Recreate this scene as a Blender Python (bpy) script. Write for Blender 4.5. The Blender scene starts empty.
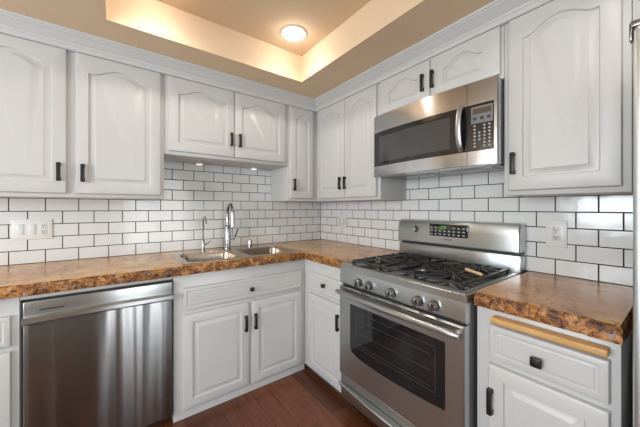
import bpy, bmesh, math, random
from mathutils import Vector, Matrix, noise
C = bpy.context.scene
COL = C.collection
random.seed(7)

# ---------------------------------------------------------------- camera, world, light, exposure
cam_d = bpy.data.cameras.new('camera'); cam = bpy.data.objects.new('camera', cam_d); COL.objects.link(cam)
cam.location = (-1.7955, -2.4099, 1.2538)
cam.rotation_euler = (math.radians(90), 0, -0.6371)
cam_d.sensor_width = 36; cam_d.lens = 277.13/640*36; cam_d.shift_y = -5.94/640; cam_d.clip_start = 0.02
C.camera = cam
C.view_settings.view_transform = 'Standard'; C.view_settings.look = 'None'
C.view_settings.gamma = 1; C.view_settings.use_curve_mapping = False
C.view_settings.exposure = -0.22

W = bpy.data.worlds.new('world'); C.world = W; W.use_nodes = True
wn = W.node_tree; bgn = wn.nodes['Background']
sky = wn.nodes.new('ShaderNodeTexSky'); sky.sky_type = 'NISHITA'; sky.sun_disc = False
sky.sun_elevation = math.radians(40); sky.sun_rotation = math.radians(150)
wn.links.new(sky.outputs[0], bgn.inputs[0]); bgn.inputs[1].default_value = 0.25

def area(name, loc, rot, sx, sy, power, col):
    d = bpy.data.lights.new(name, 'AREA'); d.shape = 'RECTANGLE'; d.size = sx; d.size_y = sy
    d.energy = power; d.color = col
    o = bpy.data.objects.new(name, d); COL.objects.link(o); o.location = loc; o.rotation_euler = rot
    return o
R90 = math.pi/2
# daylight entering by the patio door (front wall), by the window over the far wall and by the open side of the room
UP = R90+.22                     # lamps tilted up to brighten the ceiling, like daylight off the ground
area('patio_daylight', (-1.33, -4.96, 1.06), (UP, 0, 0), .52, 1.85, 24, (0.82, 0.91, 1.0))
area('patio_daylight', (-.69, -4.96, 1.06), (UP, 0, 0), .52, 1.85, 22, (0.82, 0.91, 1.0))
area('window_daylight', (-4.36, -2.55, 1.42), (UP, 0, -R90), .78, 1.0, 39, (0.84, 0.92, 1.0))
area('window_daylight', (-4.36, -1.65, 1.42), (UP, 0, -R90), .78, 1.0, 60, (0.84, 0.92, 1.0))
area('second_window_daylight', (-4.36, -4.0, 1.42), (UP, 0, -R90), 1.0, 1.0, 30, (0.84, 0.92, 1.0))

# ---------------------------------------------------------------- materials
def mat(name, col=(.8,.8,.8), rough=.5, metal=0, spec=.5, coat=0, emis=None, estr=0):
    m = bpy.data.materials.new(name); m.use_nodes = True
    b = m.node_tree.nodes['Principled BSDF']
    b.inputs['Base Color'].default_value = (*col, 1); b.inputs['Roughness'].default_value = rough
    b.inputs['Metallic'].default_value = metal; b.inputs['Specular IOR Level'].default_value = spec
    b.inputs['Coat Weight'].default_value = coat
    if emis: b.inputs['Emission Color'].default_value = (*emis, 1); b.inputs['Emission Strength'].default_value = estr
    return m
def N(m, t, **kw):
    n = m.node_tree.nodes.new(t)
    for k, v in kw.items(): setattr(n, k, v)
    return n
def LK(m, a, b): m.node_tree.links.new(a, b)
def BS(m): return m.node_tree.nodes['Principled BSDF']
def coords(m, scale=(1,1,1), loc=(0,0,0), rot=(0,0,0)):
    tc = N(m, 'ShaderNodeNewGeometry'); mp = N(m, 'ShaderNodeMapping')
    LK(m, tc.outputs['Position'], mp.inputs['Vector'])
    mp.inputs['Scale'].default_value = scale; mp.inputs['Location'].default_value = loc; mp.inputs['Rotation'].default_value = rot
    return mp.outputs[0]
def noise_n(m, vec, scale, detail=4, rough=.5, dist=0):
    n = N(m, 'ShaderNodeTexNoise'); LK(m, vec, n.inputs['Vector'])
    n.inputs['Scale'].default_value = scale; n.inputs['Detail'].default_value = detail
    n.inputs['Roughness'].default_value = rough; n.inputs['Distortion'].default_value = dist
    return n.outputs['Fac']
def ramp(m, fac, stops, interp='LINEAR'):
    r = N(m, 'ShaderNodeValToRGB'); LK(m, fac, r.inputs[0]); e = r.color_ramp.elements
    r.color_ramp.interpolation = interp
    while len(e) < len(stops): e.new(.5)
    for i, (p, c) in enumerate(stops):
        e[i].position = p; e[i].color = (*c, 1) if len(c) == 3 else c
    return r.outputs[0]
def mix(m, fac, a, b, blend='MIX'):
    x = N(m, 'ShaderNodeMix', data_type='RGBA', blend_type=blend)
    for s, v in ((0, fac), (6, a), (7, b)):
        if hasattr(v, 'links'): LK(m, v, x.inputs[s])
        else: x.inputs[s].default_value = v if s == 0 else (*v, 1)
    return x.outputs[2]
def bump(m, h, strength=.2, dist=.002):
    b = N(m, 'ShaderNodeBump'); b.inputs['Strength'].default_value = strength; b.inputs['Distance'].default_value = dist
    LK(m, h, b.inputs['Height']); LK(m, b.outputs[0], BS(m).inputs['Normal']); return b

M = {}
m = M['paint'] = mat('white_cabinet_paint', (.585,.585,.57), .36)
bump(m, noise_n(m, coords(m, (1,1,.3)), 60, 2), .05, .001)
m = M['ceil'] = mat('tan_ceiling_paint', (.73,.555,.37), .9)
bump(m, noise_n(m, coords(m), 90, 3), .1, .001)
M['wall'] = mat('wall_paint', (.62,.55,.46), .85)
M['wallw'] = mat('pale_wall_paint', (.78,.76,.72), .85)
m = M['tile'] = mat('glazed_white_tile', (.75,.755,.745), .13)
v = coords(m); bump(m, noise_n(m, v, 14, 2, .5), .12, .01)
LK(m, ramp(m, noise_n(m, v, 3, 3), [(0,(.73,.735,.72)),(1,(.79,.795,.78))]), BS(m).inputs['Base Color'])
M['grout'] = mat('dark_grout', (.022,.022,.023), .95, spec=.1)
M['black'] = mat('matte_black_metal', (.018,.016,.015), .38, .3)
M['blackgloss'] = mat('black_glass', (.012,.012,.013), .05, 0, .8)
M['dark'] = mat('dark_enamel', (.03,.03,.032), .4)
M['charcoal'] = mat('charcoal_side_panel', (.10,.10,.105), .45, .3)
M['iron'] = mat('cast_iron', (.03,.03,.03), .30)
M['plastic'] = mat('white_plastic', (.78,.78,.76), .3)
M['plasticin'] = mat('ivory_plastic_inset', (.66,.66,.64), .35)
M['slot'] = mat('outlet_slot', (.02,.02,.02), .6)
M['chrome'] = mat('polished_chrome', (.40,.40,.41), .12, 1)
M['grey'] = mat('grey_button', (.38,.38,.39), .5)
M['label'] = mat('grey_lettering', (.10,.10,.10), .5)
M['wood'] = mat('light_maple', (.58,.33,.11), .4)
m = M['wood']; v = coords(m, (30,4,60))
LK(m, ramp(m, noise_n(m, v, 2, 4), [(.3,(.50,.27,.085)),(.7,(.68,.41,.16))]), BS(m).inputs['Base Color'])
M['tanrod'] = mat('pale_tan_rod', (.72,.50,.27), .5)
M['green'] = mat('green_display_digits', (0,0,0), .5, emis=(.35,1,.05), estr=.6)
M['amber'] = mat('amber_display_window', (.09,.06,.03), .3)
M['bulb'] = mat('lit_lens', (1,1,1), .5, emis=(1,.93,.82), estr=11)
M['trimw'] = mat('white_light_trim', (.85,.82,.76), .5)
M['puck'] = mat('puck_light_lens', (1,1,1), .3, emis=(1,.97,.92), estr=1.2)

def steel(name, col, rough, axis, amp=.04, streak=None, aniso=.0):
    m = mat(name, col, rough, 1)
    sc = {'z': (160,160,1.5), 'x': (1.5,160,160), 'y': (160,1.5,160), 'h': (2,2,220)}[axis]
    v = coords(m, sc)
    nz = noise_n(m, v, 1.5, 3)
    mr = N(m, 'ShaderNodeMapRange'); LK(m, nz, mr.inputs[0])
    mr.inputs[3].default_value = max(.04, rough-amp); mr.inputs[4].default_value = rough+amp
    LK(m, mr.outputs[0], BS(m).inputs['Roughness'])
    if aniso:
        tg = N(m, 'ShaderNodeTangent', direction_type='RADIAL', axis='Z'); LK(m, tg.outputs[0], BS(m).inputs['Tangent'])
        BS(m).inputs['Anisotropic'].default_value = aniso; BS(m).inputs['Anisotropic Rotation'].default_value = .25
    bump(m, nz, .02, .0004)
    return m
M['steel'] = steel('brushed_stainless', (.52,.54,.535), .32, 'h', aniso=.75)
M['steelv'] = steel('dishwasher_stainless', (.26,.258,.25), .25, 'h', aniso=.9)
m = M['steelv']
# gentle waviness of a thin sheet front
v2 = coords(m, (10,10,.28)); b2 = N(m, 'ShaderNodeBump'); b2.inputs['Strength'].default_value = .9; b2.inputs['Distance'].default_value = .009
LK(m, noise_n(m, v2, 1.3, 1), b2.inputs['Height'])
old = [n for n in m.node_tree.nodes if n.type == 'BUMP' and n != b2][0]
LK(m, b2.outputs[0], old.inputs['Normal'])
M['steelmw'] = steel('microwave_stainless', (.60,.61,.62), .17, 'h', aniso=.5)
M['steeldk'] = steel('darker_stainless', (.30,.295,.29), .28, 'h')
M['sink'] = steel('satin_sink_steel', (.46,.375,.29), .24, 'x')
M['fridge'] = steel('pale_fridge_steel', (.76,.83,.87), .38, 'z')
M['cooktop'] = steel('cooktop_steel', (.30,.29,.28), .25, 'y')

def stone(name, cols, edge=False):
    m = mat(name, (.5,.3,.15), .22 if not edge else .5, spec=.4)
    v = coords(m)
    big = noise_n(m, v, 2.6 if not edge else 13, 5, .6, 1.2)
    c1 = ramp(m, big, [(.25,cols[0]),(.45,cols[1]),(.6,cols[2]),(.8,cols[3])])
    fine = noise_n(m, v, 28 if not edge else 60, 6, .7, .6)
    c2 = ramp(m, fine, [(.40 if edge else .33,(.10,.06,.04) if edge else (.5,.4,.33)),(.55 if edge else .52,(1,1,1))])
    c3 = mix(m, .55 if not edge else .95, c1, c2, 'MULTIPLY')
    # thin dark fissures
    nv = noise_n(m, v, 2.2 if not edge else 16, 4, .55, 2.0)
    vein = ramp(m, nv, [(.488,(0,0,0)),(.499,(.7,.7,.7)),(.501,(.7,.7,.7)),(.512,(0,0,0))])
    c4 = mix(m, vein, c3, (.12,.055,.03))
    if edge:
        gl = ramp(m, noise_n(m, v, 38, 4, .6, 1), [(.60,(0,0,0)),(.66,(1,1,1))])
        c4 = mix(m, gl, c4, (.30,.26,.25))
    else:
        pk = ramp(m, noise_n(m, v, 5.5, 5, .6, 1), [(.58,(0,0,0)),(.8,(.4,.4,.4))])
        c4 = mix(m, pk, c4, (.66,.47,.31))
    LK(m, c4, BS(m).inputs['Base Color'])
    bump(m, fine, .5 if edge else .02, .004)
    return m
M['stone'] = stone('polished_brown_stone', [(.36,.16,.06),(.60,.31,.11),(.72,.43,.16),(.74,.50,.26)])
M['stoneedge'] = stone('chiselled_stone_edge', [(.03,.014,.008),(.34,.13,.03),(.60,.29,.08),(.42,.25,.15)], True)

m = M['floor'] = mat('reddish_hardwood', (.2,.07,.03), .24)
v = coords(m, (1,1,1), rot=(0,0,R90))
br = N(m, 'ShaderNodeTexBrick'); LK(m, v, br.inputs['Vector'])
br.inputs['Scale'].default_value = 1; br.inputs['Brick Width'].default_value = 1.1; br.inputs['Row Height'].default_value = .105
br.inputs['Mortar Size'].default_value = .0012; br.inputs['Mortar Smooth'].default_value = .1; br.inputs['Bias'].default_value = 0
br.inputs['Color1'].default_value = (.085,.025,.010,1); br.inputs['Color2'].default_value = (.20,.064,.025,1)
br.inputs['Mortar'].default_value = (.035,.012,.006,1)
g = noise_n(m, coords(m, (34,2.2,34)), 1.6, 6, .65, .8)
gr = ramp(m, g, [(.3,(.55,.5,.48)),(.55,(1,1,1)),(.8,(1.0,1.0,1.0))])
LK(m, mix(m, .8, br.outputs['Color'], gr, 'MULTIPLY'), BS(m).inputs['Base Color'])
bump(m, g, .08, .002)

# ---------------------------------------------------------------- mesh helpers
def link(name, bm, m, parent=None, angle=32, smooth=True, mats=None):
    bmesh.ops.recalc_face_normals(bm, faces=bm.faces)
    o = bpy.data.objects.new(name, bpy.data.meshes.new(name))
    if parent:
        o.parent = parent
        p = parent; off = Vector()
        while p: off += p.location; p = p.parent
        bmesh.ops.translate(bm, verts=bm.verts, vec=-off)
    bm.to_mesh(o.data); bm.free()
    for x in (mats or [m]): o.data.materials.append(x)
    if smooth:
        o.data.shade_smooth(); o.data.set_sharp_from_angle(angle=math.radians(angle))
    COL.objects.link(o); return o
def thing(name, label, cat, loc=(0,0,0), group=None):
    o = bpy.data.objects.new(name, None); COL.objects.link(o); o.location = loc; o.empty_display_size = .05
    o['label'] = label; o['category'] = cat
    if group: o['group'] = group
    return o
def tag(o, label, cat, group=None):
    o['label'] = label; o['category'] = cat
    if group: o['group'] = group
    return o
def struct(name, bm, m, **k):
    o = link(name, bm, m, **k); o['kind'] = 'structure'; return o
def NB(): return bmesh.new()
def box(bm, a, b, bev=0, seg=2):
    lo = [min(a[i], b[i]) for i in range(3)]; hi = [max(a[i], b[i]) for i in range(3)]
    r = bmesh.ops.create_cube(bm, size=1)
    vs = r['verts']
    for v in vs: v.co = Vector([lo[i] if v.co[i] < 0 else hi[i] for i in range(3)])
    if bev:
        es = list({e for v in vs for e in v.link_edges})
        bmesh.ops.bevel(bm, geom=es, offset=bev, segments=seg, affect='EDGES', profile=.5)
def bx(a, b, bev=0, seg=2):
    bm = NB(); box(bm, a, b, bev, seg); return bm
def ring_tube(bm, pts, rad, seg=12, cap=True):
    pts = [Vector(p) for p in pts]
    if not hasattr(rad, '__len__'): rad = [rad]*len(pts)
    t0 = (pts[1]-pts[0]).normalized()
    up = Vector((0,0,1)) if abs(t0.z) < .9 else Vector((1,0,0))
    nrm = t0.cross(up).normalized(); rings = []
    for i, p in enumerate(pts):
        t = (pts[min(i+1, len(pts)-1)] - pts[max(i-1, 0)]).normalized()
        nrm = (nrm - t*nrm.dot(t)).normalized(); bn = t.cross(nrm)
        rings.append([bm.verts.new(p + (nrm*math.cos(a)+bn*math.sin(a))*rad[i]) for a in [2*math.pi*k/seg for k in range(seg)]])
    for i in range(len(rings)-1):
        for k in range(seg):
            bm.faces.new((rings[i][k], rings[i][(k+1)%seg], rings[i+1][(k+1)%seg], rings[i+1][k]))
    if cap: bm.faces.new(rings[0]); bm.faces.new(rings[-1])
def lathe(bm, c, axis, prof, seg=24):
    """prof: list of (radius, offset along axis)"""
    axis = Vector(axis).normalized(); c = Vector(c)
    u = axis.orthogonal().normalized(); w = axis.cross(u); rings = []
    for r, h in prof:
        rings.append([bm.verts.new(c + axis*h + (u*math.cos(a)+w*math.sin(a))*max(r, 1e-5)) for a in [2*math.pi*k/seg for k in range(seg)]])
    for i in range(len(rings)-1):
        for k in range(seg):
            bm.faces.new((rings[i][k], rings[i][(k+1)%seg], rings[i+1][(k+1)%seg], rings[i+1][k]))
    bm.faces.new(rings[0]); bm.faces.new(rings[-1])
def TL(u, w, z): return Vector((u, -w, z))      # left wall: u = x, w = distance out from the wall
def TR(u, w, z): return Vector((-w, -u, z))     # right wall: u = -y, w = distance out from the wall

def tbox(bm, T, u0, u1, w0, w1, z0, z1, bev=0, seg=2): box(bm, T(u0,w0,z0), T(u1,w1,z1), bev, seg)

def offset_poly(pts, d):
    """inward offset of a counter-clockwise polygon in (u,z)"""
    n = len(pts); out = []
    for i in range(n):
        p0, p1, p2 = pts[i-1], pts[i], pts[(i+1)%n]
        e1 = Vector((p1[0]-p0[0], p1[1]-p0[1])).normalized(); e2 = Vector((p2[0]-p1[0], p2[1]-p1[1])).normalized()
        n1 = Vector((-e1.y, e1.x)); n2 = Vector((-e2.y, e2.x)); b = (n1+n2)
        k = max(.35, 1+n1.dot(n2)); out.append((p1[0]+b.x*d/k, p1[1]+b.y*d/k))
    return out
def raised_front(T, u0, u1, z0, z1, w0, th=.02, mu=.055, mz=.055, rise=0, shoulder=0, inner=.031, groove=.009, edge=.005):
    bm = NB(); nb = 4; nt = 24
    pu0, pu1, pz0, pz1 = u0+mu, u1-mu, z0+mz, z1-mz
    def inset(d):
        a, b, c = pu0+d, pu1-d, pz0+d; out = [(a+(b-a)*i/nb, c) for i in range(nb+1)]
        for i in range(nt+1):
            t = 1-i/nt; zt = pz1
            if rise:
                q = min(1, max(0, (t-.08)/.84)); zt = pz1-rise+rise*(0.5-0.5*math.cos(2*math.pi*q))**.62
            out.append((a+(b-a)*t, zt-d))
        return out
    P = []; Q = []
    for i in range(nb+1):
        t = i/nb; P.append((pu0+(pu1-pu0)*t, pz0)); Q.append((u0+(u1-u0)*t, z0))
    for i in range(nt+1):
        t = 1-i/nt
        if rise:
            s = min(1, max(0, (t-.08)/.84))
            sh = 0.5-0.5*math.cos(2*math.pi*s) if s < 1 else 0
            sh = sh**.62
            zt = pz1-rise+rise*sh
        else: zt = pz1
        P.append((pu0+(pu1-pu0)*t, zt)); Q.append((u0+(u1-u0)*t, z1))
    def rectoff(d):
        return [(min(max(a, u0+d), u1-d), min(max(b, z0+d), z1-d)) for a, b in Q]
    wf = w0+th
    seq = [(Q, w0), (Q, wf-edge*1.5), (rectoff(edge*.6), wf-edge*.5), (rectoff(edge*1.8), wf), (P, wf),
           (inset(.004), wf-groove), (inset(.009), wf-groove), (inset(inner), wf-.0015), (inset(inner+.002), wf)]
    rings = [[bm.verts.new(T(a, w, b)) for a, b in ps] for ps, w in seq]
    n = len(P)
    for i in range(len(rings)-1):
        for k in range(n):
            vs = (rings[i][k], rings[i][(k+1)%n], rings[i+1][(k+1)%n], rings[i+1][k])
            try: bm.faces.new(vs)
            except ValueError: pass
    bm.faces.new(rings[0]); bm.faces.new(rings[-1])
    bmesh.ops.remove_doubles(bm, verts=bm.verts, dist=1e-5)
    return bm
def pull(T, u, z0, z1, w, parent):
    bm = NB()
    tbox(bm, T, u-.009, u+.009, w+.013, w+.021, z0, z1, .002)
    for zz in (z0+.010, z1-.010): tbox(bm, T, u-.0095, u+.0095, w, w+.018, zz-.009, zz+.009, .002)
    return link('handle', bm, M['black'], parent)
def square_knob(T, u, z, w, parent, s=.0165):
    bm = NB()
    tbox(bm, T, u-.007, u+.007, w, w+.016, z-.007, z+.007, .001)
    tbox(bm, T, u-s, u+s, w+.014, w+.026, z-s, z+s, .004, 2)
    tbox(bm, T, u-s*.5, u+s*.5, w+.024, w+.029, z-s*.5, z+s*.5, .002, 2)
    return link('knob', bm, M['black'], parent)
def text(name, s, T, u, w, z, h, m, parent, ext=.0006):
    cu = bpy.data.curves.new('t', 'FONT'); cu.body = s; cu.size = h*1.38; cu.align_x = 'CENTER'; cu.align_y = 'CENTER'; cu.extrude = ext
    o = bpy.data.objects.new('t', cu); COL.objects.link(o)
    bpy.context.view_layer.update()
    me = bpy.data.meshes.new_from_object(o.evaluated_get(bpy.context.evaluated_depsgraph_get()))
    bpy.data.objects.remove(o)
    bm = NB(); bm.from_mesh(me)
    for v in bm.verts:
        x, y, zz = v.co; v.co = T(u+x, w+zz, z+y)
    return link(name, bm, m, parent, smooth=False)

# ---------------------------------------------------------------- room shell
XF, YF, ZC, ZT = -4.4, -5.0, 2.212, 2.408
struct('floor', bx((XF-.1,YF-.1,-.06),(.1,.1,0)), M['floor'])
struct('wall_left', bx((XF-.1,0,0),(.1,.1,2.6)), M['wall'])
struct('wall_right', bx((0,YF-.1,0),(.1,0,2.6)), M['wall'])
# far wall (x = XF) with two window openings, front wall (y = YF) with the patio door opening
bm = NB()
for a, b, z0, z1 in ((YF-.1,-4.6,0,2.6),(-4.6,-3.4,0,.85),(-4.6,-3.4,2.0,2.6),(-3.4,-3.0,0,2.6),(-3.0,-1.2,0,.85),(-3.0,-1.2,2.0,2.6),(-1.2,0,0,2.6)):
    box(bm, (XF-.1,a,z0),(XF,b,z1))
struct('wall_far', bm, M['wallw'])
bm = NB()
for a, b, z0, z1 in ((XF,-1.66,0,2.6),(-1.66,-.36,2.08,2.6),(-.36,0,0,2.6)): box(bm, (a,YF-.1,z0),(b,YF,z1))
struct('wall_front', bm, mat('grey_wall_paint', (.34,.335,.32), .85))
def wframe(name, pts, axis):
    bm = NB()
    for a, b in pts: box(bm, a, b, .004)
    return struct(name, bm, M['paint'])
X0, X1 = XF-.07, XF-.02
for n, (a, b) in enumerate(((-3.0,-1.2),(-4.6,-3.4)), 1):
    f = wframe(f'window_{n}', [((X0,a,.85),(X1,a+.05,2.0)),((X0,b-.05,.85),(X1,b,2.0)),((X0,a+.05,.85),(X1,b-.05,.90)),((X0,a+.05,1.95),(X1,b-.05,2.0)),((X0,(a+b)/2-.025,.90),(X1,(a+b)/2+.025,1.95))], 'x')
Y0, Y1 = YF-.07, YF-.02
wframe('door_1', [((-1.66,Y0,0),(-1.60,Y1,2.08)),((-.42,Y0,0),(-.36,Y1,2.08)),((-1.60,Y0,0),(-.42,Y1,.06)),((-1.60,Y0,2.02),(-.42,Y1,2.08)),((-1.05,Y0,.06),(-.97,Y1,2.02))], 'y')

# ceiling with its recessed tray
TX0, TX1, TY0, TY1 = -1.83, -.648, -3.3, -.627
bm = NB()
H = ZT+.05
box(bm, (XF-.1,YF-.1,ZC),(TX0,.1,H)); box(bm, (TX1,YF-.1,ZC),(.1,.1,H))
box(bm, (TX0,TY1,ZC),(TX1,.1,H)); box(bm, (TX0,YF-.1,ZC),(TX1,TY0,H))
box(bm, (TX0-.02,TY0-.02,ZT),(TX1+.02,TY1+.02,ZT+.06))
struct('ceiling', bm, M['ceil'], smooth=False)

# backsplash tiles
PZ, PW, Z0 = .0794, .156, .914
def tile_panel(name, T, umin, umax, first, ztop):
    """first(row) -> u of one joint; tiles are bevelled pillows standing on a dark bed"""
    bm = NB(); g = .0042
    def clip_tile(a, b, z0, z1):
        a += g/2; b -= g/2; z0 += g/2; z1 -= g/2
        if b-a < .004 or z1-z0 < .004: return
        w0, w1 = .006, .0105; e = .0016
        tw = [random.uniform(-.00025,.00025) for _ in range(4)]
        A = [bm.verts.new(T(u,w0,z)) for u, z in ((a,z0),(b,z0),(b,z1),(a,z1))]
        B = [bm.verts.new(T(u,w1-.0012,z)) for u, z in ((a,z0),(b,z0),(b,z1),(a,z1))]
        D = [bm.verts.new(T(u,w1+tw[i],z)) for i, (u, z) in enumerate(((a+e,z0+e),(b-e,z0+e),(b-e,z1-e),(a+e,z1-e)))]
        for P, Q in ((A,B),(B,D)):
            for i in range(4):
                f = bm.faces.new((P[i],P[(i+1)%4],Q[(i+1)%4],Q[i])); f.material_index = 0
        bm.faces.new(D)
    row = 0
    while True:
        za = Z0+row*PZ
        if za >= ztop-.005: break
        zb = min(za+PZ, ztop); j = first(row)
        while j > umin: j -= PW
        while j < umax:
            a, b = max(j, umin), min(j+PW, umax)
            if b > a: clip_tile(a, b, za, zb)
            j += PW
        row += 1
    n0 = len(bm.faces)
    tbox(bm, T, umin, umax, 0, .0094, Z0-.02, ztop)
    bm.faces.ensure_lookup_table()
    for f in bm.faces[n0:]: f.material_index = 1
    return struct(name, bm, None, mats=[M['tile'], M['grout']], angle=20)
tile_panel('trim_1', TL, -2.6, -.0105, lambda r: -.036-(0 if r%2 else PW/2), 1.655)
tile_panel('trim_2', TR, .0105, 2.31, lambda r: .1201+(PW/2 if r%2 else 0), 1.56)

# crown moulding running over the wall cabinets (one mitred piece)
prof = [(.331,2.1234),(.351,2.1234),(.354,2.127),(.354,2.146),(.360,2.152),(.362,2.158),(.372,2.164),(.385,2.178),(.398,2.188),(.404,2.190),(.404,2.196),(.412,2.200),(.412,2.2115),(.331,2.2115)]
bm = NB()
rings = []
for k in range(3):
    r = []
    for w, z in prof:
        p = [(-2.75,-w-.012,z), (-w+.028,-w-.012,z), (-w+.028,-3.25,z)][k]
        r.append(bm.verts.new(p))
    rings.append(r)
for i in range(2):
    for k in range(len(prof)):
        bm.faces.new((rings[i][k], rings[i][(k+1)%len(prof)], rings[i+1][(k+1)%len(prof)], rings[i+1][k]))
bm.faces.new(rings[0]); bm.faces.new(rings[2])
struct('trim_3', bm, M['paint'], angle=25)

# ---------------------------------------------------------------- wall cabinets
ZB, ZTOP = 1.311, 2.132
def wall_cab(T, u0, u1, zb, label, doors, dz0, hz, arch=.045):
    FD = .34 if T is TL else .302
    c = T((u0+u1)/2, .15, zb)
    t = thing('wall_cabinet', label, 'cabinet', c, 'white wall cabinets')
    bm = NB()
    tbox(bm, T, u0, u1, .013, FD, zb, ZTOP, .0015)
    link('body', bm, M['paint'], t)
    for (a, b, hu) in doors:
        rise = min(arch, (2.123-dz0)*.18)
        d = link('door', raised_front(T, a, b, dz0, 2.123, FD+.0005, rise=rise, mu=(.056 if b-a > .3 else .05) if dz0 < 1.7 else .078, mz=.060 if dz0 < 1.7 else .048, inner=.031 if dz0 < 1.7 else .020), M['paint'], t)
        if hu is not None: pull(T, hu, hz, hz+.1, FD+.0205, d)
    return t
wall_cab(TL, -2.60, -1.537, ZB, 'wide white two-door wall cabinet with arched panels left of the sink, over the light switches',
         [(-2.43,-2.010,-2.040),(-1.973,-1.556,-1.941)], 1.332, 1.398)
wall_cab(TL, -1.5355, -.6065, 1.608, 'short white two-door wall cabinet raised above the kitchen sink',
         [(-1.511,-1.0745,-1.098),(-1.0715,-.638,-1.034)], 1.630, 1.708)
wall_cab(TL, -.605, -.0135, ZB, 'narrow white single-door wall cabinet in the corner, right of the short one over the sink',
         [(-.588,-.352,-.556)], 1.332, 1.400)
wall_cab(TR, .3405, 1.1045, ZB, 'white two-door wall cabinet between the corner and the microwave',
         [(.382,.7435,.697),(.7465,1.078,.757)], 1.332, 1.400)
wall_cab(TR, 1.106, 1.869, 1.872, 'short white two-door cabinet directly above the microwave',
         [(1.113,1.4915,1.448),(1.4945,1.858,1.512)], 1.892, 1.943)
wall_cab(TR, 1.8705, 2.276, ZB, 'tall white wall cabinet with one large arched door right of the microwave',
         [(1.892,2.254,1.914)], 1.332, 1.406)
t = thing('wall_cabinet', 'white cabinet frame over the refrigerator at the right edge of the picture', 'cabinet', TR(2.75,.15,1.76), 'white wall cabinets')
bm = NB(); FD = .302; tbox(bm, TR, 2.2775, 3.25, .013, FD, 1.745, ZTOP, .0015); link('body', bm, M['paint'], t)
link('door', raised_front(TR, 2.345, 2.76, 1.765, 2.123, FD+.0005, rise=.04), M['paint'], t)
link('door', raised_front(TR, 2.765, 3.22, 1.765, 2.123, FD+.0005, rise=.04), M['paint'], t)

# two small puck lights under the raised cabinet
for u, lab in ((-1.258,'small white puck light under the left half of the cabinet over the sink'),(-.80,'small white puck light under the right half of the cabinet over the sink')):
    t = thing('puck_light', lab, 'light', (u,-.12,1.608), 'under-cabinet puck lights')
    bm = NB(); lathe(bm, (u,-.075,1.6075), (0,0,-1), [(.034,0),(.034,.008),(.030,.012),(.024,.012)]); link('rim', bm, M['plastic'], t)
    bm = NB(); lathe(bm, (u,-.075,1.5955), (0,0,-1), [(.024,0),(.022,.003),(.010,.005)]); link('lens', bm, M['puck'], t)

# ---------------------------------------------------------------- base cabinets
FB = .61; BT = .857
def base_cab(T, u0, u1, label, front_w=FB, hollow=False, uback=None, skirt=True):
    t = thing('base_cabinet', label, 'cabinet', T((u0+u1)/2, .3, 0), 'white base cabinets')
    bm = NB()
    if hollow:
        tbox(bm, T, u0, u0+.018, .013, front_w-.02, .045, BT); tbox(bm, T, u1-.018, u1, .013, front_w-.02, .045, BT)
        tbox(bm, T, u0, u1, .013, front_w-.02, .045, .063)
        tbox(bm, T, u0, u1, front_w-.02, front_w, .045, BT, .001)
    else: tbox(bm, T, u0, u1, .013, front_w, .045, BT, .001)
    link('body', bm, M['paint'], t)
    bm = NB(); tbox(bm, T, u0, u1, .05, front_w-(.004 if skirt else .03), 0, .0445)
    link('kick_board', bm, M['paint'] if skirt else M['charcoal'], t)
    return t
def front(t, name, T, a, b, z0, z1, small=False):
    if small: bmm = raised_front(T, a, b, z0, z1, FB+.0005, mu=.020, mz=.020, inner=.012, groove=.003, edge=.005)
    else: bmm = raised_front(T, a, b, z0, z1, FB+.0005, mu=.052, mz=.052)
    return link(name, bmm, M['paint'], t)
t = base_cab(TL, -2.60, -2.140, 'white base cabinet at the left edge, left of the dishwasher')
front(t, 'drawer', TL, -2.56, -2.163, .643, .777, True); front(t, 'door', TL, -2.56, -2.163, .062, .620)
t = base_cab(TL, -1.522, -.6115, 'white two-door sink base cabinet under the double sink', hollow=True)
d = front(t, 'drawer_front', TL, -1.475, -.649, .643, .777, True); square_knob(TL, -1.056, .706, FB+.0205, d, .0135)
d = front(t, 'door', TL, -1.475, -1.070, .062, .620); pull(TL, -1.094, .430, .535, FB+.0205, d)
d = front(t, 'door', TL, -1.052, -.649, .062, .620); pull(TL, -1.026, .430, .535, FB+.0205, d)
t = base_cab(TR, .013, 1.1005, 'narrow white base cabinet in the corner, left of the stove', skirt=False)
d = front(t, 'drawer', TR, .690, 1.075, .643, .777, True); square_knob(TR, .888, .715, FB+.0205, d, .0135)
d = front(t, 'door', TR, .690, 1.075, .062, .620); pull(TR, 1.035, .455, .56, FB+.0205, d)
t = base_cab(TR, 1.884, 2.283, 'white base cabinet right of the stove, with a pull-out cutting board', skirt=False)
d = front(t, 'drawer', TR, 1.934, 2.262, .672, .802, True); square_knob(TR, 2.090, .728, FB+.0205, d)
d = front(t, 'door', TR, 1.932, 2.262, .062, .650); pull(TR, 1.943, .462, .56, FB+.0205, d)
o = link('cutting_board', bx(TR(1.948,FB-.0,.817), TR(2.262,.655,.840), .006, 3), M['wood'], t); o['label'] = 'light wood pull-out board edge'
# filler strip over the dishwasher
bm = NB(); tbox(bm, TL, -2.139, -1.523, .58, FB, .838, BT, .001); struct('trim_4', bm, M['paint'])

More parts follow.
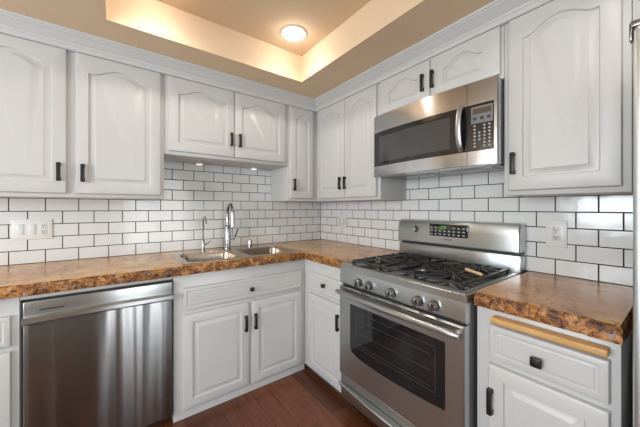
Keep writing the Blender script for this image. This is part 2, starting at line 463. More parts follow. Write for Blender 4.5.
# ---------------------------------------------------------------- stone worktops with a chiselled edge
def worktop(xs, ys, inside, rough, label, zt=.914, zb=.8605, nz=6):
    bm = NB(); top = {}; bot = {}; side = {}
    nx, ny = len(xs), len(ys)
    def ins(i, j): return 0 <= i < nx-1 and 0 <= j < ny-1 and inside((xs[i]+xs[i+1])/2, (ys[j]+ys[j+1])/2)
    def disp(p, k):
        # k = 0 (top) .. nz (bottom); only where rough() says so
        r = rough(p)
        if not r: return Vector(p)
        nxv, nyv = r; P = Vector(p)
        q = P*26; n1 = noise.noise(q); n2 = noise.noise(P*75+Vector((3,1,7))); n3 = noise.noise(P*9)
        t = k/nz
        inw = .004+.006*n1+.0035*n2+.004*n3
        if k == 0: inw += .010+.006*n1
        elif k == 1: inw += .003
        elif k == nz: inw += .003
        P.x -= nxv*inw; P.y -= nyv*inw
        if k == 0: P.z -= .0015+.0015*n2
        return P
    def V(d, i, j, k):
        key = (i, j, k)
        if key not in d:
            z = zt+(zb-zt)*k/nz; d[key] = bm.verts.new(disp((xs[i], ys[j], z), k))
        return d[key]
    D = {}
    for i in range(nx-1):
        for j in range(ny-1):
            if not ins(i, j): continue
            c = [(i,j),(i+1,j),(i+1,j+1),(i,j+1)]
            bm.faces.new([V(D,a,b,0) for a, b in c]); bm.faces.new([V(D,a,b,nz) for a, b in reversed(c)])
            for (di, dj, e) in ((0,-1,(c[0],c[1])),(1,0,(c[1],c[2])),(0,1,(c[2],c[3])),(-1,0,(c[3],c[0]))):
                if not ins(i+di, j+dj):
                    pa = (xs[e[0][0]], ys[e[0][1]], 0); pb = (xs[e[1][0]], ys[e[1][1]], 0)
                    ed = bool(rough(pa)) and bool(rough(pb))
                    for k in range(nz):
                        f = bm.faces.new((V(D,*e[0],k), V(D,*e[1],k), V(D,*e[1],k+1), V(D,*e[0],k+1)))
                        f.material_index = 1 if ed else 0
    # break down the row of top faces on the rim: also chiselled
    for f in bm.faces:
        if abs(f.normal.z) < .0001: pass
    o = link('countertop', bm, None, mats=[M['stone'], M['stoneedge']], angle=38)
    return tag(o, label, 'countertop')
def frange(a, b, n): return [a+(b-a)*i/n for i in range(n+1)]
E_ = 1e-4
YL, XR = -.655, -.637
xs = frange(-2.6,-1.455,110)[:-1] + frange(-1.455,-.645,76)[:-1] + [-.645, XR] + frange(XR,-.0115,20)[1:]
ys = frange(-1.1015,YL,44)[:-1] + [YL,-.643,-.595] + [-.45,-.3,-.085,-.0115]
def in_main(x, y):
    if -1.455 < x < -.645 and -.595 < y < -.085: return False
    return y > YL or x > XR
def rough_main(p):
    x, y = p[0], p[1]
    if abs(y-YL) < E_ and x < XR+E_: return (0,-1) if x < XR-E_ else (-.7,-.7)
    if abs(x-XR) < E_ and y < YL+E_: return (-1,0)
    return None
worktop(xs, ys, in_main, rough_main, 'L-shaped brown stone countertop with rough chiselled edge holding the sink')
xs2 = [XR,-.62] + frange(-.62,-.0115,60)[1:]; ys2 = frange(-2.293,-1.883,42)
def rough_r(p):
    x, y = p[0], p[1]
    if abs(x-XR) < E_: return (-1,0) if y > -2.293+E_ else (-.7,-.7)
    if abs(y+2.293) < E_ : return (0,-1)
    return None
worktop(xs2, ys2, lambda x, y: True, rough_r, 'short orange-brown stone countertop with chiselled edge right of the stove')

# ---------------------------------------------------------------- sink, taps
def rrect(x0, x1, y0, y1, r, n=6):
    pts = []
    for cx, cy, a0 in ((x1-r,y1-r,0),(x0+r,y1-r,90),(x0+r,y0+r,180),(x1-r,y0+r,270)):
        for k in range(n+1):
            a = math.radians(a0+90*k/n); pts.append((cx+r*math.cos(a), cy+r*math.sin(a)))
    return pts
t = thing('kitchen_sink', 'double-bowl stainless steel sink set into the brown stone countertop', 'sink', (-1.05,-.34,.72))
SX0, SX1, SY0, SY1 = -1.475, -.625, -.615, -.07
bowls = [(-1.435,-1.072,-.578,-.225),(-1.032,-.668,-.578,-.225)]
bm = NB()
# deck built from a grid with holes; bowls sweep down from it
loops = [rrect(*b, .06) for b in bowls]
outer = rrect(SX0, SX1, SY0, SY1, .03)
def mkloop(pts, z): return [bm.verts.new((x, y, z)) for x, y in pts]
o_bot = mkloop(rrect(SX0, SX1, SY0, SY1, .03), .9145); o_top = mkloop(rrect(SX0+.003, SX1-.003, SY0+.003, SY1-.003, .03), .9185)
n = len(o_bot)
for k in range(n): bm.faces.new((o_bot[k], o_bot[(k+1)%n], o_top[(k+1)%n], o_top[k]))
edges = []
bm.edges.ensure_lookup_table()
def ring_edges(vs):
    out = []
    for k in range(len(vs)):
        e = bm.edges.get((vs[k], vs[(k+1)%len(vs)])) or bm.edges.new((vs[k], vs[(k+1)%len(vs)])); out.append(e)
    return out
edges += ring_edges(o_top); tops = []
for lp in loops:
    r = mkloop(lp, .9185); tops.append(r); edges += ring_edges(r)
bmesh.ops.triangle_fill(bm, edges=edges, use_beauty=True, use_dissolve=False)
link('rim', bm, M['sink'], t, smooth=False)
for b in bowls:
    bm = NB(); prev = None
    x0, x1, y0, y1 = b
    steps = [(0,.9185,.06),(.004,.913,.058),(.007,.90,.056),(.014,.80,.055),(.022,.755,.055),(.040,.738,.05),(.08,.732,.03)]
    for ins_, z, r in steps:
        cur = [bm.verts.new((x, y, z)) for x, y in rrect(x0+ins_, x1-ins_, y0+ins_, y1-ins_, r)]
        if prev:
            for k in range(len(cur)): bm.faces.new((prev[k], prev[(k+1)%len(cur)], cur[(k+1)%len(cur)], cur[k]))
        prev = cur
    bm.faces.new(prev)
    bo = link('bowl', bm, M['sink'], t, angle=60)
    bm = NB(); lathe(bm, ((x0+x1)/2,(y0+y1)/2,.7325), (0,0,1), [(.045,0),(.045,.002),(.036,.003),(.03,.001),(.01,.001)]); link('drain', bm, M['chrome'], bo)

t = thing('kitchen_faucet', 'tall chrome pull-down kitchen faucet with side lever behind the sink', 'faucet', (-1.047,-.115,.9187))
fx, fy = -1.047, -.115
bm = NB(); lathe(bm, (fx,fy,.9187), (0,0,1), [(.031,0),(.031,.006),(.026,.010),(.024,.012)]); link('base', bm, M['chrome'], t)
bm = NB(); lathe(bm, (fx,fy,.9305), (0,0,1), [(.025,0),(.0235,.16),(.019,.175),(.017,.18)]); link('body', bm, M['chrome'], t)
pts = [(fx,fy,1.108),(fx,fy,1.16)]
for k in range(0, 13):
    a = math.pi*k/12; pts.append((fx, fy-.062+.062*math.cos(a), 1.205+.075*math.sin(a)))
pts += [(fx,fy-.124,1.185)]
bm = NB(); ring_tube(bm, pts, .0125, 14); link('spout', bm, M['chrome'], t)
bm = NB(); lathe(bm, (fx,fy-.124,1.190), (0,0,-1), [(.0135,0),(.0155,.02),(.0175,.06),(.0185,.085),(.015,.088)]); link('spray_head', bm, M['chrome'], t)
bm = NB(); ring_tube(bm, [(fx+.018,fy,1.000),(fx+.060,fy-.004,1.002)], [.013,.014], 12)
ring_tube(bm, [(fx+.056,fy-.004,1.004),(fx+.066,fy-.012,1.030),(fx+.084,fy-.02,1.085)], [.008,.0065,.0055], 10); link('lever', bm, M['chrome'], t)

t = thing('filter_tap', 'small slim gooseneck filtered-water tap left of the main faucet', 'faucet', (-1.228,-.11,.9187))
gx, gy = -1.238, -.11
bm = NB(); lathe(bm, (gx,gy,.9187), (0,0,1), [(.017,0),(.017,.005),(.0125,.008),(.0125,.075),(.008,.085)]); link('base', bm, M['chrome'], t)
pts = [(gx,gy,1.0),(gx,gy,1.13)]
for k in range(0, 11):
    a = math.pi*k/12; pts.append((gx+.004*k/10, gy-.036+.036*math.cos(a), 1.142+.040*math.sin(a)))
pts.append((gx+.006, gy-.076, 1.128))
bm = NB(); ring_tube(bm, pts, .0052, 10); link('spout', bm, M['chrome'], t)
bm = NB(); ring_tube(bm, [(gx+.008,gy,.960),(gx+.03,gy-.01,.972),(gx+.055,gy-.02,.992)], [.0085,.007,.005], 10); link('lever', bm, M['chrome'], t)

t = thing('air_gap', 'short chrome cylinder air gap right of the main faucet', 'sink fitting', (-.838,-.12,.9187))
bm = NB(); lathe(bm, (-.853,-.115,.9187), (0,0,1), [(.022,0),(.022,.004),(.019,.006),(.019,.05),(.017,.056),(.010,.058)]); link('cap', bm, M['chrome'], t)

# ---------------------------------------------------------------- outlets
def plate(T, u0, u1, z0, z1, w, parent):
    bm = NB(); tbox(bm, T, u0, u1, w, w+.007, z0, z1, .003, 3); tbox(bm, T, u0+.009, u1-.009, w+.006, w+.0095, z0+.009, z1-.009, .0015)
    return link('wall_plate', bm, M['plastic'], parent)
def receptacle(T, u, z, w, parent, hw=.0165, hz=.034):
    bm = NB(); tbox(bm, T, u-hw, u+hw, w, w+.0025, z-hz, z+hz, .001); p = link('receptacle', bm, M['plasticin'], parent)
    bm = NB()
    for dz in (.018, -.017):
        tbox(bm, T, u-.0075, u-.0045, w+.0024, w+.0031, z+dz-.001, z+dz+.008); tbox(bm, T, u+.0045, u+.0075, w+.0024, w+.0031, z+dz-.001, z+dz+.006)
        tbox(bm, T, u-.0025, u+.0025, w+.0024, w+.0031, z+dz-.010, z+dz-.005)
    link('slots', bm, M['slot'], p)
WT = .0112
t = thing('wall_outlet', 'white duplex wall outlet on the tiles right of the stove', 'outlet', TR(1.998,WT,1.121))
plate(TR, 1.956, 2.039, 1.054, 1.189, WT, t); receptacle(TR, 1.998, 1.121, WT+.0092, t)
t = thing('wall_outlet', 'white wall outlet on the tiles in the corner left of the stove', 'outlet', TR(.37,WT,1.114))
plate(TR, .312, .432, 1.055, 1.172, WT, t); receptacle(TR, .345, 1.114, WT+.0092, t); receptacle(TR, .398, 1.114, WT+.0092, t)
t = thing('switch_plate', 'white three-gang switch and outlet plate on the tiles at the far left', 'switch', TL(-2.2,WT,1.121))
plate(TL, -2.288, -2.110, 1.060, 1.184, WT, t)
for u in (-2.249,-2.199):
    bm = NB(); tbox(bm, TL, u-.0165, u+.0165, WT+.0092, WT+.012, 1.088, 1.156, .001); tbox(bm, TL, u-.0125, u+.0125, WT+.0115, WT+.0145, 1.092, 1.152, .0012); link('rocker_switch', bm, M['plastic'], t)
receptacle(TL, -2.149, 1.122, WT+.0092, t)

# ---------------------------------------------------------------- dishwasher
t = thing('dishwasher', 'stainless steel dishwasher with full-width bar handle left of the sink cabinet', 'dishwasher', (-1.83,-.3,0))
link('tub', bx(TL(-2.130,.05,.06), TL(-1.530,.585,.832), .003), M['charcoal'], t)
link('kick_plate', bx(TL(-2.128,.05,0), TL(-1.532,.55,.055)), M['dark'], t)
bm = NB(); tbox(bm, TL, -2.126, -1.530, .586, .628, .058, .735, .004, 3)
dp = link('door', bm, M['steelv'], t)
bm = NB(); tbox(bm, TL, -2.126, -1.530, .586, .628, .755, .828, .004, 3); cp = link('control_panel', bm, M['steel'], t)
bm = NB(); tbox(bm, TL, -2.074, -1.988, .6282, .6295, .783, .7885, .0005); link('vent_slot', bm, M['dark'], cp)
bm = NB()
nseg = 24; prevr = None
for i in range(nseg+1):
    s = i/nseg; u = -2.127+.598*s; bow = .016*(1-(2*s-1)**2)
    zc = .745+.006*(1-(2*s-1)**2)
    sec = [(.600,-.018),(.640,-.018),(.652,-.008),(.652,.010),(.642,.016),(.600,.018)]
    r = [bm.verts.new(TL(u, w+(bow if w > .61 else 0), zc+dz)) for w, dz in sec]
    if prevr:
        for k in range(len(sec)): bm.faces.new((prevr[k], prevr[(k+1)%len(sec)], r[(k+1)%len(sec)], r[k]))
    else: bm.faces.new(r)
    prevr = r
bm.faces.new(prevr); link('handle', bm, M['steel'], t)

# ---------------------------------------------------------------- gas range
S0, S1 = 1.106, 1.871; SC = (S0+S1)/2
t = thing('gas_range', 'stainless steel freestanding gas stove with black grates between the two countertops', 'stove', TR(SC,.35,0))
bm = NB(); tbox(bm, TR, S0, S1, .03, .640, .075, .874, .003); link('body', bm, M['charcoal'], t)
for u in (S0+.05, S1-.05):
    for w in (.08, .59):
        bm = NB(); lathe(bm, TR(u, w, 0), (0,0,1), [(.02,0),(.02,.01),(.012,.012),(.012,.0755)], 12); link('leg', bm, M['dark'], t)
# cooktop: rim tray with a sunken well
bm = NB()
zt_, zb_ = .910, .8745; a, b, c_, d_ = S0, S1, .075, .678
outer_t = [(a,c_),(b,c_),(b,d_),(a,d_)]; inn = [(a+.028,c_+.035),(b-.028,c_+.035),(b-.028,d_-.045),(a+.028,d_-.045)]; inn2 = [(a+.038,c_+.045),(b-.038,c_+.045),(b-.038,d_-.058),(a+.038,d_-.058)]
L0 = [bm.verts.new(TR(u,w,zb_)) for u, w in outer_t]; L1 = [bm.verts.new(TR(u,w,zt_)) for u, w in outer_t]
L2 = [bm.verts.new(TR(u,w,zt_)) for u, w in inn]; L3 = [bm.verts.new(TR(u,w,zt_-.010)) for u, w in inn2]
for P, Q in ((L0,L1),(L1,L2),(L2,L3)):
    for i in range(4): bm.faces.new((P[i],P[(i+1)%4],Q[(i+1)%4],Q[i]))
bm.faces.new(L3); bm.faces.new(L0)
bmesh.ops.bevel(bm, geom=[e for e in bm.edges if all(v in L1 for v in e.verts)]+[bm.edges.get((L0[i],L1[i])) for i in range(4)], offset=.008, segments=3, affect='EDGES')
ck = link('cooktop', bm, M['steel'], t)
bm = NB(); tbox(bm, TR, S0+.042, S1-.042, .124, .616, .9002, .9025, .0005); link('drip_pan', bm, M['cooktop'], ck)
burn = [(S0+.145,.235,.040),(S0+.145,.495,.048),(SC,.365,.052),(S1-.145,.235,.036),(S1-.145,.495,.055)]
for u, w, r in burn:
    bm = NB(); lathe(bm, TR(u,w,.9028), (0,0,1), [(r+.012,0),(r+.010,.006),(r,.010),(r*.9,.010)]); bb = link('burner', bm, M['steeldk'], t)
    bm = NB(); lathe(bm, TR(u,w,.9132), (0,0,1), [(r*.92,0),(r*.92,.006),(r*.8,.009),(r*.3,.010)]); link('burner_cap', bm, M['iron'], bb)
def grate(u0, u1, w0, w1, cs):
    bm = NB(); zb, zt2 = .920, .931; r = .0052
    def bar(pu, pw, qu, qw, z0=zb, z1=zt2, hw=r):
        p = TR(pu,pw,0); q = TR(qu,qw,0); dd = (q-p).normalized(); nn = Vector((-dd.y,dd.x,0))*hw
        vs = [bm.verts.new(Vector((v.x,v.y,z))) for z in (z0,z1) for v in (p+nn,p-nn,q-nn,q+nn)]
        for f in ((0,1,2,3),(7,6,5,4),(0,4,5,1),(1,5,6,2),(2,6,7,3),(3,7,4,0)): bm.faces.new([vs[i] for i in f])
    bar(u0,w0,u1,w0); bar(u0,w1,u1,w1); bar(u0,w0,u0,w1); bar(u1,w0,u1,w1)
    wm = (w0+w1)/2
    if len(cs) > 1: bar(u0,wm,u1,wm)
    for cu_, cw, rr in cs:
        k = rr*.55
        for du, dw in ((1,0),(-1,0),(0,1),(0,-1)):
            eu = cu_ if du == 0 else (u1 if du > 0 else u0)
            lim = (w0, wm) if cw < wm-.02 else ((wm, w1) if cw > wm+.02 else (w0, w1))
            ew = cw if dw == 0 else (lim[1] if dw > 0 else lim[0])
            bar(cu_+du*k, cw+dw*k, eu, ew, zb-.002, zt2+.004)
        for du, dw in ((1,1),(-1,1),(1,-1),(-1,-1)):
            bar(cu_+du*k*.8, cw+dw*k*.8, cu_+du*.075, cw+dw*.075, zb, zt2+.004, .0045)
            bar(cu_+du*.075, cw+dw*.075, (u1 if du > 0 else u0), cw+dw*.075, zb, zt2, .0045)
    for fu in (u0, u1):
        for fw in (w0, w1): bar(fu, fw-.006, fu, fw+.006, .9027, zb, .006)
    return link('grate', bm, M['iron'], t, smooth=False)
g1, g2 = S0+.048, S1-.048
gw = (g2-g1)/3
grate(g1, g1+gw-.004, .130, .608, [burn[0], burn[1]])
grate(g1+gw, g1+2*gw-.004, .130, .608, [(g1+1.5*gw-.002,.365,.052)])
grate(g1+2*gw, g2, .130, .608, [(burn[3][0],.235,.036),(burn[4][0],.495,.055)])
# front control strip, knobs
bm = NB()
sec = [(.6405,.786),(.664,.786),(.676,.796),(.677,.852),(.672,.8735),(.6405,.8735)]
r0 = [bm.verts.new(TR(S0+.002,w,z)) for w, z in sec]; r1 = [bm.verts.new(TR(S1-.002,w,z)) for w, z in sec]
for k in range(len(sec)): bm.faces.new((r0[k], r0[(k+1)%len(sec)], r1[(k+1)%len(sec)], r1[k]))
bm.faces.new(r0); bm.faces.new(r1); cpn = link('control_panel', bm, M['steel'], t)
for u in (1.272,1.350,1.502,1.655,1.735):
    bm = NB(); lathe(bm, TR(u,.6772,.826), TR(0,1,0), [(.0235,0),(.0235,.004),(.021,.006)]); k_ = link('knob', bm, M['black'], t)
    bm = NB(); lathe(bm, TR(u,.6830,.826), TR(0,1,0), [(.0215,0),(.0205,.018),(.018,.022),(.005,.023)])
    tbox(bm, TR, u-.0055, u+.0055, .700, .713, .808, .844, .002); link('knob_cap', bm, M['chrome'], k_)
# vent gap and oven door
bm = NB(); tbox(bm, TR, S0+.006, S1-.006, .6402, .655, .779, .7855); link('vent_gap', bm, M['dark'], t)
DT, DBm = .7785, .243; W0, W1 = 1.208, 1.790; wzt, wzb = .690, .402
def win_outline(g=0):
    P = [(W0+.010-g,wzt+g),]
    n_ = 14; r = .025
    pts = [(W0-g, wzt+g)]
    pts.append((W0-g, wzb+.03))
    for k in range(n_+1):
        s = k/n_; u = (W0-g)+.02+((W1+g)-.02-(W0-g)-.02)*s if 0 < k < n_ else (W0-g+.010 if k == 0 else W1+g-.001)
        z = wzb-g-.015*math.sin(math.pi*s)**.8 + (.010 if k == 0 else 0)
        pts.append((u, z))
    pts.append((W1+g, wzb+.02)); pts.append((W1+g, wzt+g))
    return pts
ow = win_outline()
bm = NB(); wf = .686
# door slab with opening: outer rect vs window outline ring
def rect_for(pts, u0, u1, z0, z1):
    out = []
    for i, (u, z) in enumerate(pts):
        if i == 0: out.append((u0, z1))
        elif i == len(pts)-1: out.append((u1, z1))
        elif i == 1: out.append((u0, (z0+z1)/2))
        elif i == len(pts)-2: out.append((u1, (z0+z1)/2))
        elif i == 2: out.append((u0, z0))
        elif i == len(pts)-3: out.append((u1, z0))
        else: out.append((u, z0))
    return out
orr = rect_for(ow, S0+.003, S1-.003, DBm, DT); orr2 = rect_for(ow, S0+.010, S1-.010, DBm+.007, DT-.007)
rings = [[bm.verts.new(TR(u,.6405,z)) for u, z in orr], [bm.verts.new(TR(u,wf-.007,z)) for u, z in orr], [bm.verts.new(TR(u,wf,z)) for u, z in orr2],
         [bm.verts.new(TR(u,wf,z)) for u, z in ow], [bm.verts.new(TR(u,wf-.006,z)) for u, z in ow]]
n = len(ow)
for i in range(len(rings)-1):
    for k in range(n): bm.faces.new((rings[i][k], rings[i][(k+1)%n], rings[i+1][(k+1)%n], rings[i+1][k]))
bm.faces.new(rings[0]); bm.faces.new(rings[-1])
od = link('oven_door', bm, M['steel'], t)
bm = NB(); f0 = [bm.verts.new(TR(u,wf-.0058,z)) for u, z in win_outline(-.001)]; f1 = [bm.verts.new(TR(u,wf-.0012,z)) for u, z in win_outline(-.001)]
for k in range(n): bm.faces.new((f0[k], f0[(k+1)%n], f1[(k+1)%n], f1[k]))
bm.faces.new(f0); bm.faces.new(f1); gl = link('oven_window', bm, M['blackgloss'], od)
bm = NB()
for z in (.47,.54,.61): tbox(bm, TR, W0+.07, W1-.07, wf-.0012, wf-.0008, z, z+.0022)
link('rack_lines', bm, mat('oven_rack_behind_glass', (.07,.065,.06), .3), gl)
bm = NB(); tbox(bm, TR, W0+.045, W1-.045, wf-.0012, wf-.0010, wzb+.05, wzb+.053); tbox(bm, TR, W0+.045, W1-.045, wf-.0012, wf-.0010, wzt-.04, wzt-.037)
tbox(bm, TR, W0+.045, W0+.048, wf-.0012, wf-.0010, wzb+.05, wzt-.037); tbox(bm, TR, W1-.048, W1-.045, wf-.0012, wf-.0010, wzb+.05, wzt-.037)
link('inner_window_outline', bm, mat('inner_window_line', (.05,.045,.045), .3), gl)
bm = NB()
for s0, s1 in ((.02,.20),(.25,.34),(.38,.60),(.645,.735),(.77,.97)):
    tbox(bm, TR, S0+(S1-S0)*s0, S0+(S1-S0)*s1, wf-.0065, wf+.0006, .7645, .7695)
link('vent_slots', bm, M['dark'], od)
bm = NB(); pts = []
for k in range(25):
    s = k/24; pts.append(TR(S0+.012+(S1-S0-.024)*s,   .713+.014*math.sin(math.pi*s), .749))
ring_tube(bm, pts, [.011]+[.016]*23+[.011], 14)
for u in (S0+.03, S1-.03): ring_tube(bm, [TR(u,.684,.749), TR(u,.713,.749)], .012, 12)
link('handle', bm, M['steel'], od)
# storage drawer
bm = NB(); tbox(bm, TR, S0+.003, S1-.003, .6405, .672, .088, .236, .004, 3)
dr = link('drawer', bm, M['steel'], t)
bm = NB(); prevr = None
for i in range(25):
    s = i/24; u = S0+.004+(S1-S0-.008)*s; bw = .020*math.sin(math.pi*s)
    secd = [(.672,.150),(.688+bw*.8,.172),(.694+bw,.184),(.690+bw,.190),(.676,.188)]
    r = [bm.verts.new(TR(u,w,z)) for w, z in secd]
    if prevr:
        for k in range(len(secd)): bm.faces.new((prevr[k], prevr[(k+1)%len(secd)], r[(k+1)%len(secd)], r[k]))
    else: bm.faces.new(r)
    prevr = r
bm.faces.new(prevr); link('handle', bm, M['steel'], dr)
# backguard
bm = NB(); tbox(bm, TR, S0, S1, .020, .098, .9105, .998, .003); link('backguard_base', bm, M['steel'], t)
bm = NB(); tbox(bm, TR, S0+.006, S1-.006, .022, .075, .998, 1.0185); link('backguard_vent', bm, M['dark'], t)
bm = NB()
secb = [(.020,1.016),(.108,1.014),(.114,1.020),(.112,1.10),(.106,1.140),(.096,1.160),(.080,1.168),(.020,1.168)]
prevr = None
for u, sh in ((S0,.004),(S0+.004,.001),(S0+.010,0),(S1-.010,0),(S1-.004,.001),(S1,.004)):
    r = [bm.verts.new(TR(u, w-(sh if w > .03 else 0), z-(sh if z > 1.1 else -sh))) for w, z in secb]
    if prevr:
        for k in range(len(secb)): bm.faces.new((prevr[k], prevr[(k+1)%len(secb)], r[(k+1)%len(secb)], r[k]))
    else: bm.faces.new(r)
    prevr = r
bm.faces.new(prevr); bgd = link('backguard', bm, M['steel'], t)
bm = NB(); tbox(bm, TR, 1.363, 1.612, .1115, .1165, 1.070, 1.148, .002, 2); disp = link('display_panel', bm, M['blackgloss'], bgd)
bm = NB()
for i in range(8):
    for j in range(3):
        u = 1.378+i*.0298; z = 1.083+j*.0205
        if 2 <= i <= 4 and j == 2: continue
        tbox(bm, TR, u-.008, u+.008, .1165, .1172, z-.004, z+.004, .0003)
link('buttons', bm, M['grey'], disp)
text('display_digits', '10:05', TR, 1.455, .1175, 1.1265, .016, M['green'], disp)
text('logo', 'KENMORE', TR, 1.487, .1140, 1.050, .009, M['label'], bgd)
bm = NB(); lathe(bm, TR(1.256,.1125,1.104), TR(0,1,0), [(.021,0),(.021,.003),(.019,.005),(.019,.006),(.015,.018),(.012,.021),(.004,.021)]); link('knob', bm, M['chrome'], bgd)

# small tan rod added for the tan mark on the right-hand grate
o_ = NB(); p0 = TR(1.728,.385,.9465); p1 = TR(1.832,.445,.9465)
ring_tube(o_, [p0, p0.lerp(p1,.1), p0.lerp(p1,.5), p0.lerp(p1,.95), p1], [.005,.009,.0065,.0075,.004], 10)
o = link('tan_rod', o_, M['tanrod']); tag(o, 'small tan rod lying on the right grate of the stove', 'wooden stick')

# ---------------------------------------------------------------- microwave
U0, U1 = 1.115, 1.8685; MB, MT = 1.458, 1.866
t = thing('microwave_oven', 'over-the-range stainless microwave with black glass door above the stove', 'microwave', TR((U0+U1)/2,.2,MB))
def bow(u):
    s = (u-(U0+U1)/2)/((U1-U0)/2); return .028*(1-s*s)
def curved(u0, u1, z0, z1, w0, w1, n_=16, zf=None, e=.002):
    bm = NB(); prevr = None
    for i in range(n_+1):
        u = u0+(u1-u0)*i/n_; bo_ = bow(u)
        sec_ = [(w0,z0),(w1+bo_-e,z0),(w1+bo_,z0+e),(w1+bo_,z1-e),(w1+bo_-e,z1),(w0,z1)]
        r = [bm.verts.new(TR(u,w,z)) for w, z in sec_]
        if prevr:
            for k in range(6): bm.faces.new((prevr[k], prevr[(k+1)%6], r[(k+1)%6], r[k]))
        else: bm.faces.new(r)
        prevr = r
    bm.faces.new(prevr); return bm
bm = NB(); tbox(bm, TR, U0+.002, U1-.002, .014, .338, MB+.012, MT, .003); link('housing', bm, M['charcoal'], t)
FW = .3385; F1 = .380; US = 1.741
link('top_grille', curved(U0, U1, 1.752, MT, FW, F1), M['steelmw'], t)
link('bottom_trim', curved(U0, U1, MB, 1.530, FW, F1), M['steelmw'], t)
dm = link('door', curved(U0, US-.001, 1.5305, 1.7515, FW, F1-.001), M['blackgloss'], t)
bm = curved(U0+.05, US-.085, 1.555, 1.722, F1-.006, F1-.0004, e=.0003); link('window_mesh', bm, mat('grey_door_screen', (.055,.055,.055), .10, 0, .8), dm)
cp = link('control_panel', curved(US+.001, U1-.012, 1.5305, 1.7515, FW, F1-.001), M['blackgloss'], t)
link('end_strip', curved(U1-.0115, U1, 1.5305, 1.7515, FW, F1), M['steelmw'], t)
for za_, zb_2 in ((MB+.002, 1.5295), (1.7525, MT-.002)):
    bm = NB(); tbox(bm, TR, US-.0012, US+.0012, F1+bow(US)-.001, F1+bow(US)+.0008, za_, zb_2); link('door_seam', bm, M['dark'], t)
pts = []
for k in range(15):
    s = k/14; pts.append(TR(1.716, F1+bow(1.716)+.004+.034*math.sin(math.pi*s)**.6, 1.535+.225*s))
bm = NB(); 
prevr = None
for i, p in enumerate(pts):
    hw = .0125
    tan = (pts[min(i+1,14)]-pts[max(i-1,0)]).normalized(); nn = tan.cross(Vector((0,1,0))).normalized()
    r = [bm.verts.new(p+Vector((0,a_,0))+nn*b_) for a_, b_ in ((-hw,-.004),(hw,-.004),(hw,.003),(hw*.5,.006),(-hw*.5,.006),(-hw,.003))]
    if prevr:
        for k in range(6): bm.faces.new((prevr[k], prevr[(k+1)%6], r[(k+1)%6], r[k]))
    else: bm.faces.new(r)
    prevr = r
bm.faces.new(prevr); link('handle', bm, M['steel'], dm)
fwc = lambda u: F1-.001+bow(u)
bm = curved(1.759, 1.852, 1.660, 1.742, F1-.004, F1-.0003, 6, e=.0003); kp = link('keypad_surround', bm, mat('grey_keypad', (.17,.17,.175), .35), cp)
bm = curved(1.766, 1.845, 1.705, 1.732, F1-.003, F1+.0006, 6, e=.0003); link('display', bm, M['amber'], kp)
bm = NB()
for i, u in enumerate((1.776,1.806,1.836)):
    tbox(bm, TR, u-.008, u+.008, fwc(u)-.001, fwc(u)+.0026, 1.676, 1.690, .001)
link('dark_keys', bm, M['dark'], kp)
bm = NB()
for j in range(7):
    z = 1.648-j*.0165
    for i, u in enumerate((1.775,1.796,1.817,1.838)):
        if 2 <= j <= 4 and i in (1,2) or j in (0,1,5,6) and i != 1 or j > 1 and i in (0,3):
            lathe(bm, TR(u, fwc(u)-.001, z), TR(0,1,0), [(.0052,0),(.0052,.0022),(.003,.0026)], 10)
link('buttons', bm, M['grey'], cp)
text('logo', 'KENMORE', TR, 1.142, F1+bow(1.142)+.0004, 1.500, .006, M['label'], t)
bm = NB(); tbox(bm, TR, U0+.03, U1-.03, .03, .33, MB+.004, MB+.0115, .002)
for k in range(2):
    tbox(bm, TR, U0+.12+k*.34, U0+.34+k*.34, .09, .24, MB+.001, MB+.0045, .001)
link('underside_filter', bm, M['steeldk'], t)

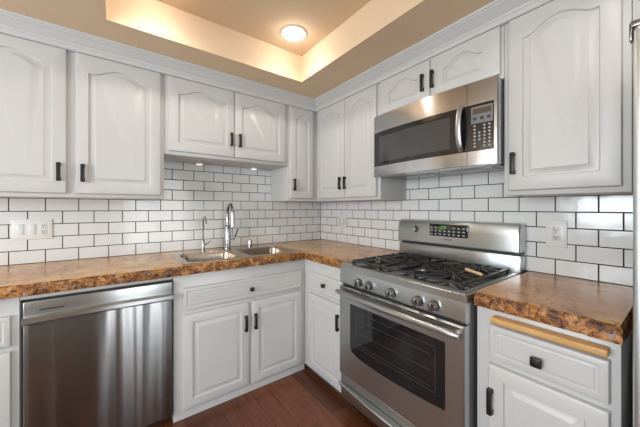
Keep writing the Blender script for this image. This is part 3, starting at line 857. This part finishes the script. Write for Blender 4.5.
# ---------------------------------------------------------------- refrigerator (only its door edge is in view)
t = thing('refrigerator', 'pale steel refrigerator door edge at the right border of the picture', 'refrigerator', TR(2.77,.4,0))
link('body', bx(TR(2.330,.06,.02), TR(3.22,.690,1.700), .004), M['charcoal'], t)
link('door', bx(TR(2.318,.697,.06), TR(2.768,.762,1.705), .012, 4), M['fridge'], t)
link('door', bx(TR(2.774,.697,.06), TR(3.224,.762,1.705), .012, 4), M['fridge'], t)
bm = NB()
for u in (2.70, 2.842): ring_tube(bm, [TR(u,.80,.6), TR(u,.80,1.5)], .012, 12)
link('handle', bm, M['steel'], t)
bm = NB(); tbox(bm, TR, 2.314, 2.36, .60, .755, 1.7055, 1.722, .003); tbox(bm, TR, 2.312, 2.3175, .735, .758, 1.672, 1.716, .002); link('hinge', bm, M['steeldk'], t)
for u in (2.37, 3.18):
    for w in (.12, .64):
        bm = NB(); lathe(bm, TR(u,w,0), (0,0,1), [(.02,0),(.02,.0205)], 12); link('foot', bm, M['dark'], t)

# ---------------------------------------------------------------- ceiling cans (each with its own lamp)
cans = [(-.842,-.828,'round lit recessed ceiling light in the tray near the corner'),
        (-1.62,-.81,'round lit recessed ceiling light in the tray towards the left'),
        (-.95,-2.3,'round lit recessed ceiling light in the tray near the refrigerator'),
        (-1.55,-3.0,'round lit recessed ceiling light at the rear of the tray')]
for i, (x, y, lab) in enumerate(cans):
    t = thing('ceiling_light', lab, 'light', (x,y,ZT), 'recessed lights in the ceiling tray')
    bm = NB(); lathe(bm, (x,y,ZT-.0005), (0,0,-1), [(.086,0),(.084,.005),(.064,.008),(.054,.006),(.050,.003)], 32); link('trim_ring', bm, M['trimw'], t)
    bm = NB(); lathe(bm, (x,y,ZT-.004), (0,0,-1), [(.049,0),(.047,.003),(.030,.005),(.004,.006)], 32); link('lens', bm, M['bulb'], t)
    d = bpy.data.lights.new('can_lamp', 'SPOT'); d.spot_size = math.radians(150); d.spot_blend = .75; d.energy = 6.2; d.color = (1,.95,.89); d.shadow_soft_size = .02
    o = bpy.data.objects.new('can_lamp', d); COL.objects.link(o); o.location = (0,0,-.032); o.parent = t
    d2_ = bpy.data.lights.new('can_glow', 'POINT'); d2_.energy = 1.5; d2_.color = (1,.93,.85); d2_.shadow_soft_size = .02
    o = bpy.data.objects.new('can_glow', d2_); COL.objects.link(o); o.location = (0,0,-.040); o.parent = t
